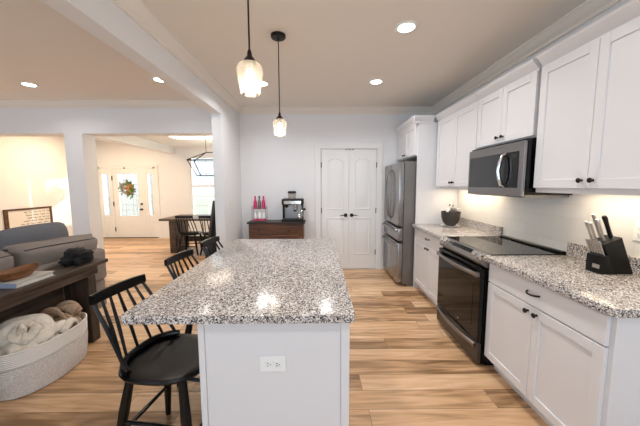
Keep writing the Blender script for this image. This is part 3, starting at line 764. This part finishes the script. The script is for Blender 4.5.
B().lathe([(.04, z+.366), (.052, z+.40), (.052, z+.44), (.03, z+.441)], (-.42, 4.57, 0), 14).build('beans', M['paper'], h)
B().lathe([(.018, 0), (.018, .03), (.013, .034)], (x1+.005, 4.46, z+.20), 14, 'x').build('side_knob', M['blackm'], t)
t = thing('milk_jug', 'small steel milk jug standing on the espresso machine drip tray', 'jug', (-.295, 4.445, z+.0505))
B().lathe([(.032, z+.0505), (.036, z+.07), (.034, z+.10), (.028, z+.12), (.031, z+.145)], (-.295, 4.445, 0), 18).build('body', M['chrome'], t)
B().tube([(-.268, 4.445, z+.135), (-.240, 4.445, z+.13), (-.236, 4.445, z+.09), (-.262, 4.445, z+.075)], .004, 6).build('handle', M['chrome'], t)

# two tier stand of pink bottles and jars
t = thing('tiered_stand', 'small two tier wire stand of pink bottles on the dresser', 'stand', (-.945, 4.53, .866))
b = B()
for x in (-1.055, -.835):
    for y in (4.47, 4.59): b.tube([(x, y, z), (x, y, z+.24)], .004, 6)
for zz in (.012, .205, .24):
    b.tube([(-1.055, 4.47, z+zz), (-.835, 4.47, z+zz), (-.835, 4.59, z+zz), (-1.055, 4.59, z+zz), (-1.055, 4.47, z+zz)], .0035, 6)
b.build('frame', M['steel'], t)
B().box(-1.056, -.834, 4.469, 4.591, z+.010, z+.014).build('shelf', M['clear'], t); B().box(-1.056, -.834, 4.469, 4.591, z+.203, z+.207).build('shelf', M['clear'], t)
for i, (x, pos) in enumerate(((-1.012, 'left'), (-.945, 'middle'), (-.878, 'right'))):
    k = thing('jar', 'white jar with pink base, %s of three on the lower tier' % pos, 'jar', (x, 4.53, z+.0145), 'pink and white jars on the lower tier')
    B().lathe([(.029, z+.045), (.029, z+.12), (.02, z+.14), (.02, z+.155)], (x, 4.53, 0), 16).build('body', M['white'], k)
    B().lathe([(.031, z+.0145), (.031, z+.045)], (x, 4.53, 0), 16).build('base', M['pink'], k)
    k = thing('bottle', ['slim hot pink bottle, left of three on the upper tier', 'dark grey bottle standing between two pink bottles on the upper tier', 'slim hot pink bottle, right of three on the upper tier'][i], 'bottle', (x, 4.53, z+.2075), 'bottles on the upper tier')
    B().lathe([(.027, z+.2075), (.029, z+.22), (.029, z+.30), (.025, z+.325), (.014, z+.35), (.014, z+.385)], (x, 4.53, 0), 16).build('body', M['pink'] if i != 1 else M['fridge_side'], k)
    B().lathe([(.014, z+.385), (.014, z+.405), (.006, z+.41)], (x, 4.53, 0), 12).tube([(x, 4.53, z+.405), (x+.006, 4.51, z+.412), (x+.02, 4.49, z+.405)], .004, 6).build('cap', M['pink'] if i != 1 else M['blackm'], k)

# ================================================================== COUNTER OBJECTS
t = thing('knife_block', 'black knife block with small silver plate, on the near granite counter', 'knife block', (1.78, 1.70, .9145))
KM = Matrix.Translation((1.776, 1.668, .915))
def kb(poly, y0, y1, name, m, par, bev=.003):
    b = B().prism(poly, 1, y0, y1, bev); bmesh.ops.transform(b.bm, matrix=KM, verts=b.bm.verts); return b.build(name, m, par)
kb([(-.002, .0), (.112, 0), (.022, .222), (-.085, .178)], -.052, .052, 'block', M['block'], t)
kb([(-.085, 0), (-.004, 0), (-.052, .113), (-.085, .108)], -.056, .048, 'front_block', M['block'], t)
pl = B().box(-.0865, -.085, -.040, .004, .030, .054, .0005); bmesh.ops.transform(pl.bm, matrix=KM, verts=pl.bm.verts); pl.build('name_plate', M['steel_knife'], t)
dirn = Vector((-.38, 0, .925)).normalized()
def knife(lx, ly, lz, L, w, label, cat='knife', dark=False, taper=.8, tilt=0):
    a = KM @ Vector((lx, ly, lz)); dv = (dirn + Vector((0, tilt, 0))).normalized()
    k = thing('knife' if cat == 'knife' else 'kitchen_shears', label, cat, a, 'cutlery in the knife block')
    B().tube([a, a+dv*.008], [w*.9, w*.95], 8, flat=.7).build('bolster', M['chrome'], k)
    B().tube([a+dv*.008, a+dv*L*.2, a+dv*L*.6, a+dv*L*.92, a+dv*L], [w*.75, w*.85, w*taper, w, w*.7], 10, flat=.7).build('handle', M['block'] if dark else M['steel_knife'], k)
pos = ['first', 'second', 'third', 'fourth', 'fifth', 'sixth']
for i in range(6):
    knife(-.070, .038-.0165*i, .1125, .095, .0068, 'short silver steak knife, %s from the left in the front row' % pos[i])
def topz(x): return .178+(x+.085)*.411+.0025
for (x, y, L, w, lab, ct, dk) in (
    (-.068, .036, .13, .0095, 'slim silver knife leaning leftmost in the upper rows of the block', 'knife', 0),
    (-.066, .012, .125, .010, 'silver knife second from the left in the upper rows of the block', 'knife', 0),
    (-.050, -.014, .145, .0145, 'broad silver knife handle in the middle of the upper rows', 'knife', 0),
    (-.030, .022, .165, .011, 'long silver knife handle with round tip, highest in the block', 'knife', 0),
    (-.012, -.022, .15, .0155, 'black handled kitchen shears standing rightmost at the back of the block', 'shears', 1)):
    knife(x, y, topz(x), L, w, lab, ct, bool(dk))

# black bowl on white plate
t = thing('plate', 'round white plate under the black mixing bowl', 'plate', (1.715, 3.58, .9145))
B().lathe([(.07, .9145), (.115, .924), (.118, .928), (.07, .922), (.002, .921)], (1.715, 3.58, 0), 28).build('dish', M['white'], t)
B().lathe([(.118, .928), (.1195, .9295), (.117, .930)], (1.715, 3.58, 0), 28, cap0=False, cap1=False).build('rim', M['white'], t)
t = tag(B().lathe([(.05, .9235), (.062, .93), (.095, .97), (.113, 1.03), (.118, 1.09), (.117, 1.105), (.113, 1.105), (.112, 1.07), (.09, .98), (.04, .945), (.002, .94)], (1.715, 3.58, 0), 30).build('mixing_bowl', mat('charcoal_ceramic', (52, 46, 42), .4)), 'black round mixing bowl on a white plate, beside the range', 'bowl')
t = thing('whisk', 'steel whisk with white grip standing in the black bowl', 'whisk', (1.715, 3.58, 1.0))
B().tube([(1.645, 3.57, 1.0), (1.668, 3.575, 1.10), (1.680, 3.58, 1.165)], [.010, .017, .017], 8).build('grip', M['white'], t)
b = B()
for i in range(5):
    a = PI*i/5
    P = []
    for j in range(13):
        q = 2*PI*j/12; r = .032*math.sin(q)
        P.append((1.687+.03*(1-math.cos(q))/2*2.0, 3.58+r*math.cos(a), 1.178+r*math.sin(a)))
    b.tube(P, .0034, 5)
b.build('wires', M['chrome'], t)
t = thing('measuring_cup', 'small silver cup with handle inside the black bowl', 'cup', (1.750, 3.58, 1.03))
B().lathe([(.02, 1.035), (.034, 1.05), (.042, 1.145), (.038, 1.145), (.030, 1.06), (.002, 1.05)], (1.750, 3.58, 0), 18).build('body', M['steel_knife'], t)
B().tube([(1.788, 3.58, 1.136), (1.82, 3.575, 1.146), (1.870, 3.57, 1.150)], .008, 8, flat=.5).build("handle", M["steel_knife"], t)

# ================================================================== LIVING ROOM
t = thing('console_table', 'long dark weathered wood console table behind the grey sofa', 'console table', (-2.18, 1.4, 0))
B().box(-2.36, -2.085, .1, 2.74, .70, .735, .004).build('tabletop', M['console'], t)
B().box(-2.33, -2.10, .15, 2.62, .625, .699, .003).build('apron', M['console'], t)
for y in (.25, 2.53): B().box(-2.32, -2.09, y-.045, y+.045, 0, .624, .004).build('leg', M['console_v'], t)
B().box(-2.335, -2.315, .3, 2.48, .1, .60, .002).build('back_panel', M['console'], t)

t = thing('sofa', 'grey fabric sofa seen from behind the console table', 'sofa', (-2.9, 1.6, 0))
B().box(-3.35, -2.40, .0, 3.10, .10, .42, .03, 3).build('base', M['sofa'], t)
B().box(-2.57, -2.37, .0, 3.10, .42, .765, .04, 4).build('back_frame', M['sofa'], t)
for y0, y1 in ((2.92, 3.11), (-.01, .18)): B().box(-3.36, -2.58, y0, y1, .42, .62, .04, 4).build('arm', M['sofa'], t)
for i in range(3):
    B().box(-3.38, -2.62, .19+i*.907, 1.085+i*.907, .42, .56, .035, 3).build('seat_cushion', M['sofa'], t)
for i, yc in enumerate((1.01, 1.835, 2.66)):
    w_ = .815
    mt = Matrix.Translation((-2.55, yc, .745)) @ Matrix.Rotation(math.radians(-3 if i == 2 else 1), 4, 'X') @ Matrix.Rotation(math.radians(14), 4, 'Y') @ Matrix.Rotation(math.radians(90), 4, 'Z')
    cu = B().pad(w_, .40, .26, mt, ex=6, edge=.42, seed=i*2.3+1).build('back_cushion', M['sofa'], t, angle=60, weld=.0005)
    P = [mt @ Vector((u*w_/2*.985, -.078, v*.185)) for u, v in ((-.93, .96), (-.5, .99), (.5, .99), (.93, .96))]
    B().tube(P, .005, 6).build('piping', M['piping'], cu)
for yc, zc, hh, lab in ((2.76, .815, .53, 'large grey blue throw pillow standing highest on the sofa back'), (1.93, .79, .46, 'grey blue throw pillow at the left edge behind the sofa cushion')):
    mt = Matrix.Translation((-2.86, yc, zc)) @ Matrix.Rotation(math.radians(10), 4, 'Y') @ Matrix.Rotation(math.radians(90), 4, 'Z')
    tag(B().pad(.80, hh, .20, mt, ex=2.6, edge=.10, seed=yc*3, rnd=.12).build('throw_pillow', M['pillow'], angle=60, weld=.0005), lab, 'pillow', 'throw pillows on the sofa')

t = thing('book', 'pale hardcover book lying on the console table under the bowl', 'book', (-2.2, 2.08, .7355))
B().box(-2.325, -2.135, 1.93, 2.21, .740, .768).build('pages', M['paper'], t)
b = B().box(-2.33, -2.12, 1.925, 2.215, .768, .772, .001).box(-2.33, -2.12, 1.925, 2.215, .736, .740, .001).build('cover', M['bookw'], t)
B().box(-2.33, -2.12, 1.920, 1.9245, .736, .772, .001).build('spine', M['bookb'], t)

nb = 28; R = []
for k, zz in ((.42, .7725), (.62, .777), (.88, .803), (1.0, .828), (1.01, .834), (.96, .834), (.84, .806), (.55, .788), (.05, .784)):
    ring = []
    for i in range(nb):
        a = 2*PI*i/nb; c, s = math.cos(a), math.sin(a)
        ring.append((-2.24+c*.08*k, 2.04+math.copysign(abs(s)**.9, s)*.155*k, zz+.012*abs(s)**3*(k > .8)))
    R.append(ring)
tag(B().rings(R).build('dough_bowl', M['bowlw']), 'oval brown wooden dough bowl on the pale book', 'bowl')

# crumpled black cloth
b = B(); bmesh.ops.create_icosphere(b.bm, subdivisions=4, radius=1)
for v in b.bm.verts:
    p = v.co.copy(); q = p*1.7+Vector((3, 1, 7))
    k = 1+.55*noise.noise(q)+.34*abs(noise.noise(q*2.1))+.12*noise.noise(q*4)
    v.co = Vector((-2.23+p.x*.075*k, 2.56+p.y*.13*k, max(.7355, .79+p.z*.08*k)))
t = tag(b.build('crumpled_cloth', M['cloth_black'], angle=80), 'crumpled black cloth bundle on the far end of the console table', 'cloth')
B().tube([(-2.19, 2.50, .81), (-2.15, 2.56, .84), (-2.17, 2.63, .845), (-2.22, 2.66, .81)], [.014, .02, .018, .012], 8, flat=.5).build('fold', M['cloth_black'], t)

# basket with blankets
t = thing('basket', 'large oval off white rope basket holding blankets beside the console table', 'basket', (-2.1, 2.08, 0))
CX, CY, RX, RY = -2.145, 2.08, .205, .33
def oval(k, zz, kx=0, n=48, dz=0):
    return [(CX+(RX*k)*math.copysign(abs(math.cos(2*PI*i/n))**.9, math.cos(2*PI*i/n)), CY+(RY*k)*math.copysign(abs(math.sin(2*PI*i/n))**.9, math.sin(2*PI*i/n)), zz) for i in range(n)]
rg = [oval(.90, .002)]
N_ = 14
for i in range(N_):
    z0 = .004+.225*i/N_; z1 = .004+.225*(i+1)/N_; k = .93+.07*math.sin(PI*.5*i/N_)
    rg += [oval(k-.006, z0+.002), oval(k+.004, (z0+z1)/2)]
B().rings(rg, cap1=False).build('body', M['basket'], t)
rg = []
for i in range(8):
    z0 = .231+.102*i/8; z1 = .231+.102*(i+1)/8; k = 1.0+.012*i/8
    rg += [oval(k-.006, z0), oval(k+.004, (z0+z1)/2)]
rg += [oval(1.012, .335), oval(.985, .338), oval(.975, .325), oval(.97, .20)]
B().rings(rg, cap0=False, cap1=False).build('rim_band', M['basket2'], t)
# cream blanket: rolled spiral lying on its side plus a soft mass below
t = thing('blanket', 'cream knitted blanket rolled into a swirl in the rope basket', 'blanket', (-2.12, 1.98, .12))
b = B(); bmesh.ops.create_icosphere(b.bm, subdivisions=4, radius=1)
for v in b.bm.verts:
    p = v.co.copy(); q = p*2.2+Vector((1, 5, 2)); k = 1+.10*noise.noise(q)+.07*noise.noise(q*2.3)
    v.co = Vector((CX-.01+p.x*.165*k, CY-.055+p.y*.22*k, .265+p.z*.13*k))
b.build('lower_fold', M['cream'], t, angle=80)
b = B(); P = []; turns = 2.35; nn = 110
ax = Vector((.42, -.72, .62)).normalized(); e1 = Vector((1, .55, 0)); e1 = (e1-ax*e1.dot(ax)).normalized(); e2 = ax.cross(e1)
cc = Vector((CX+.0, CY-.12, .375))
for i in range(nn):
    q = i/(nn-1); a = q*turns*2*PI+.6; r = .012+.138*q
    P.append(cc + e1*r*1.05*math.cos(a)+e2*r*.84*math.sin(a) + ax*(.075*(1-q)+.010*math.sin(a*2.3)))
b.tube(P, [.0195+.005*math.sin(i*.23)+.004*math.sin(i*.61) for i in range(nn)], 12, flat=1.9, up=ax)
b.build('rolled_edge', M['cream'], t, angle=80)
b = B()
for j in range(4):
    P = []
    for i in range(9):
        s = i/8; P.append((CX+.075+.045*j*.6-.02*s, CY-.16+.10*j*.55+.16*s, .355-.012*j+.045*math.sin(PI*s)+.008*math.sin(7*s+j)))
    b.tube(P, [.016+.016*math.sin(PI*min(1, .1+i/8)) for i in range(9)], 8, flat=1.0)
b.build('draped_fold', M['cream'], t, angle=80)
t = thing('throw', 'brown taupe throw folded at the back of the rope basket', 'throw', (-2.05, 2.27, .3))
b = B()
for j in range(5):
    P = []
    for i in range(13):
        s = i/12; P.append((CX-.13+.23*s, CY+.12+.035*j+.014*math.sin(4*s+j*1.7), .345+.095*math.sin(PI*(.12+.72*s))+.016*math.sin(j*2.1+3*s)-.012*abs(j-2)))
    b.tube(P, [.017+.007*math.sin(5*i/12+1.3*j) for i in range(13)], 10, flat=1.9)
b.build('folds', M['taupe'], t, angle=80)
b = B(); b.ball((CX, CY+.205, .29), .09, (1.4, 1.0, .9)); b.build('under_fold', M['taupe'], t, angle=80)

# leaning dark panel beside the opening
t = thing('leaning_frame', 'dark grey framed board leaning against the wall end beside the dining room', 'frame', (-1.47, 4.1, 0))
b = B().prism([(-1.66, 0), (-1.635, 0), (-1.418, 1.24), (-1.443, 1.24)], 1, 3.88, 4.30, .003); b.build('board', M['dframe'], t)
B().prism([(-1.669, .0), (-1.661, 0), (-1.444, 1.24), (-1.452, 1.24)], 1, 3.88, 3.92).prism([(-1.669, .0), (-1.661, 0), (-1.444, 1.24), (-1.452, 1.24)], 1, 4.26, 4.30).build('edge_strip', M['frame'], t)

# ================================================================== FOYER AND DINING ROOM
t = thing('framed_sign', 'wooden framed white sign with lines of script on the foyer wall', 'sign', (-6.09, 5.93, .46))
y0, y1, z0, z1 = 5.44, 6.42, .46, .99; xs = -6.099
B().box(xs, xs+.03, y0, y1, z1-.035, z1, .003).box(xs, xs+.03, y0, y1, z0, z0+.035, .003).box(xs, xs+.03, y0, y0+.07, z0+.035, z1-.035, .003).box(xs, xs+.03, y1-.045, y1, z0+.035, z1-.035, .003).build('frame', M['frame'], t)
B().box(xs, xs+.012, y0+.07, y1-.045, z0+.035, z1-.035).build('board', M['board'], t)
b = B(); rnd = random.Random(4)
for li, (ya, zz) in enumerate(((5.82, .895), (5.85, .835), (5.88, .775), (5.80, .715), (5.74, .655))):
    y = ya
    while y < y1-.10:
        L = rnd.uniform(.05, .13); P = []; n = int(L/.006)
        for i in range(n+1):
            P.append((xs+.0135, y+L*i/n, zz+.012*math.sin(i*1.9)+.006*math.sin(i*.9+li)))
        b.tube(P, .0028, 4); y += L+.03
b.build('lettering', M['text'], t)

# wreath
t = thing('wreath', 'round wreath of rust blooms and green sprays on the front door', 'wreath', (-5.16, 7.66, 1.38))
wc = Vector((-5.165, 7.665, 1.38))
P = [wc+Vector((.15*math.cos(2*PI*i/24), 0, .15*math.sin(2*PI*i/24))) for i in range(25)]
B().tube(P, .022, 8).build('ring', M['twig'], t)
def leaves(nm, m, n, a0, a1, size, seed, drop=0):
    rnd = random.Random(seed); b = B()
    for i in range(n):
        a = rnd.uniform(a0, a1); r = rnd.uniform(.10, .21)
        c = wc+Vector((r*math.cos(a), rnd.uniform(-.04, .015), r*math.sin(a)-drop*rnd.random()))
        dv = Vector((rnd.uniform(-1, 1), rnd.uniform(-.5, .2), rnd.uniform(-1, 1))).normalized(); sv = dv.cross(Vector((.1, 1, .2))).normalized()
        L = size*rnd.uniform(.6, 1.2); w_ = L*.3; th = Vector((0, -.004, 0))
        vs = [b.bm.verts.new(p) for p in (c, c+dv*L*.5+sv*w_, c+dv*L, c+dv*L*.5-sv*w_)]; top = b.bm.verts.new(c+dv*L*.5+th*2)
        for k in range(4): b.bm.faces.new((vs[k], vs[(k+1) % 4], top))
        b.bm.faces.new(vs[::-1])
    b.build(nm, m, t)
leaves('green_spray', M['leaf'], 90, -1.3, 1.5, .09, 3, .12); leaves('grey_spray', M['leaf2'], 60, 1.5, 4.9, .07, 5)
for nm, m, n, a0, a1, seed in (('rust_bloom', M['bloom'], 16, -1.5, 1.5, 1), ('grey_bloom', M['bloom2'], 16, 1.5, 4.6, 2)):
    rnd = random.Random(seed); b = B()
    for i in range(n):
        a = rnd.uniform(a0, a1); r = rnd.uniform(.02, .15)
        b.ball(wc+Vector((r*math.cos(a), -.03, r*math.sin(a))), rnd.uniform(.022, .042), (1, .6, 1), 8, 6)
    b.build(nm, m, t)
b = B().box(-5.18, -5.15, 7.690, 7.6995, 1.50, 1.895).box(-5.18, -5.15, 7.660, 7.690, 1.50, 1.512)
b.build('hanger', M['trim'], t)

# dining table
t = thing('dining_table', 'dark brown wooden dining table with slab legs beyond the opening', 'table', (-2.4, 6.15, 0))
B().box(-3.30, -1.50, 5.78, 6.68, .715, .757, .004).build('tabletop', M['table'], t)
for x in (-3.08, -1.66): B().box(x-.09, x+.04, 5.92, 6.54, 0, .714, .004).build('leg', M['table'], t)
B().box(-2.98, -1.75, 6.18, 6.26, .20, .32, .004).build('stretcher', M['table'], t)
G = 'black spindle back chairs round the dining table'
ch = spindle_seat('dining_chair', 'black spindle back dining chair at the left of the near table side', 'chair', G, .45, .84, .22)
ch.location = (-2.71, 5.92, 0); ch.rotation_euler = (0, 0, math.radians(90))
copy_tree(ch, (-2.21, 5.90, 0), math.radians(84), 'black spindle back dining chair next to the leaning board, near table side')
copy_tree(ch, (-2.36, 6.66, 0), math.radians(-90), 'black spindle back dining chair on the far table side by the window')

# cage chandelier
t = thing('chandelier', 'black open cage lantern chandelier hanging over the dining table', 'chandelier', (-2.17, 6.3, 1.66))
yc = 6.3
b = B()
A = [(-2.81, yc-.17, 2.0), (-2.81, yc+.17, 2.0), (-1.53, yc+.17, 2.0), (-1.53, yc-.17, 2.0)]
D = [(-2.64, yc-.10, 1.66), (-2.64, yc+.10, 1.66), (-1.70, yc+.10, 1.66), (-1.70, yc-.10, 1.66)]
T0, T1 = (-2.46, yc, 2.17), (-1.88, yc, 2.17)
for i in range(4):
    for p, q in ((A[i], A[(i+1) % 4]), (D[i], D[(i+1) % 4]), (A[i], D[i]), (A[i], T0 if i < 2 else T1)): b.tube([p, q], .011, 6)
b.tube([T0, T1], .011, 6); b.build('cage', M['blackm'], t)
for x in (-2.46, -1.88): B().tube([(x, yc, 2.739), (x, yc, 2.17)], .005, 6).build('rod', M['blackm'], t)
B().box(-2.54, -1.80, yc-.05, yc+.05, 2.715, 2.7395).build('canopy', M['blackm'], t)
bar = B().tube([(-2.62, yc, 1.70), (-1.72, yc, 1.70)], .008, 6).tube([(-2.17, yc, 1.70), (-2.17, yc, 2.17)], .006, 6).build('lamp_bar', M['blackm'], t)
for i in range(5):
    x = -2.54+i*.185
    cd = B().lathe([(.018, 1.705), (.011, 1.71), (.011, 1.79), (.004, 1.79)], (x, yc, 0), 10).build('candle', M['white'], t)
    B().lathe([(.006, 1.79), (.016, 1.815), (.012, 1.84), (.002, 1.87)], (x, yc, 0), 10).build('bulb', M['bulb'], cd)
d = bpy.data.lights.new('chandelier_lamp', 'POINT'); d.energy = 38; d.color = (1, .86, .68); d.shadow_soft_size = .12
o = bpy.data.objects.new('chandelier_lamp', d); COL.objects.link(o); o.location = (-2.17, yc, 1.93)
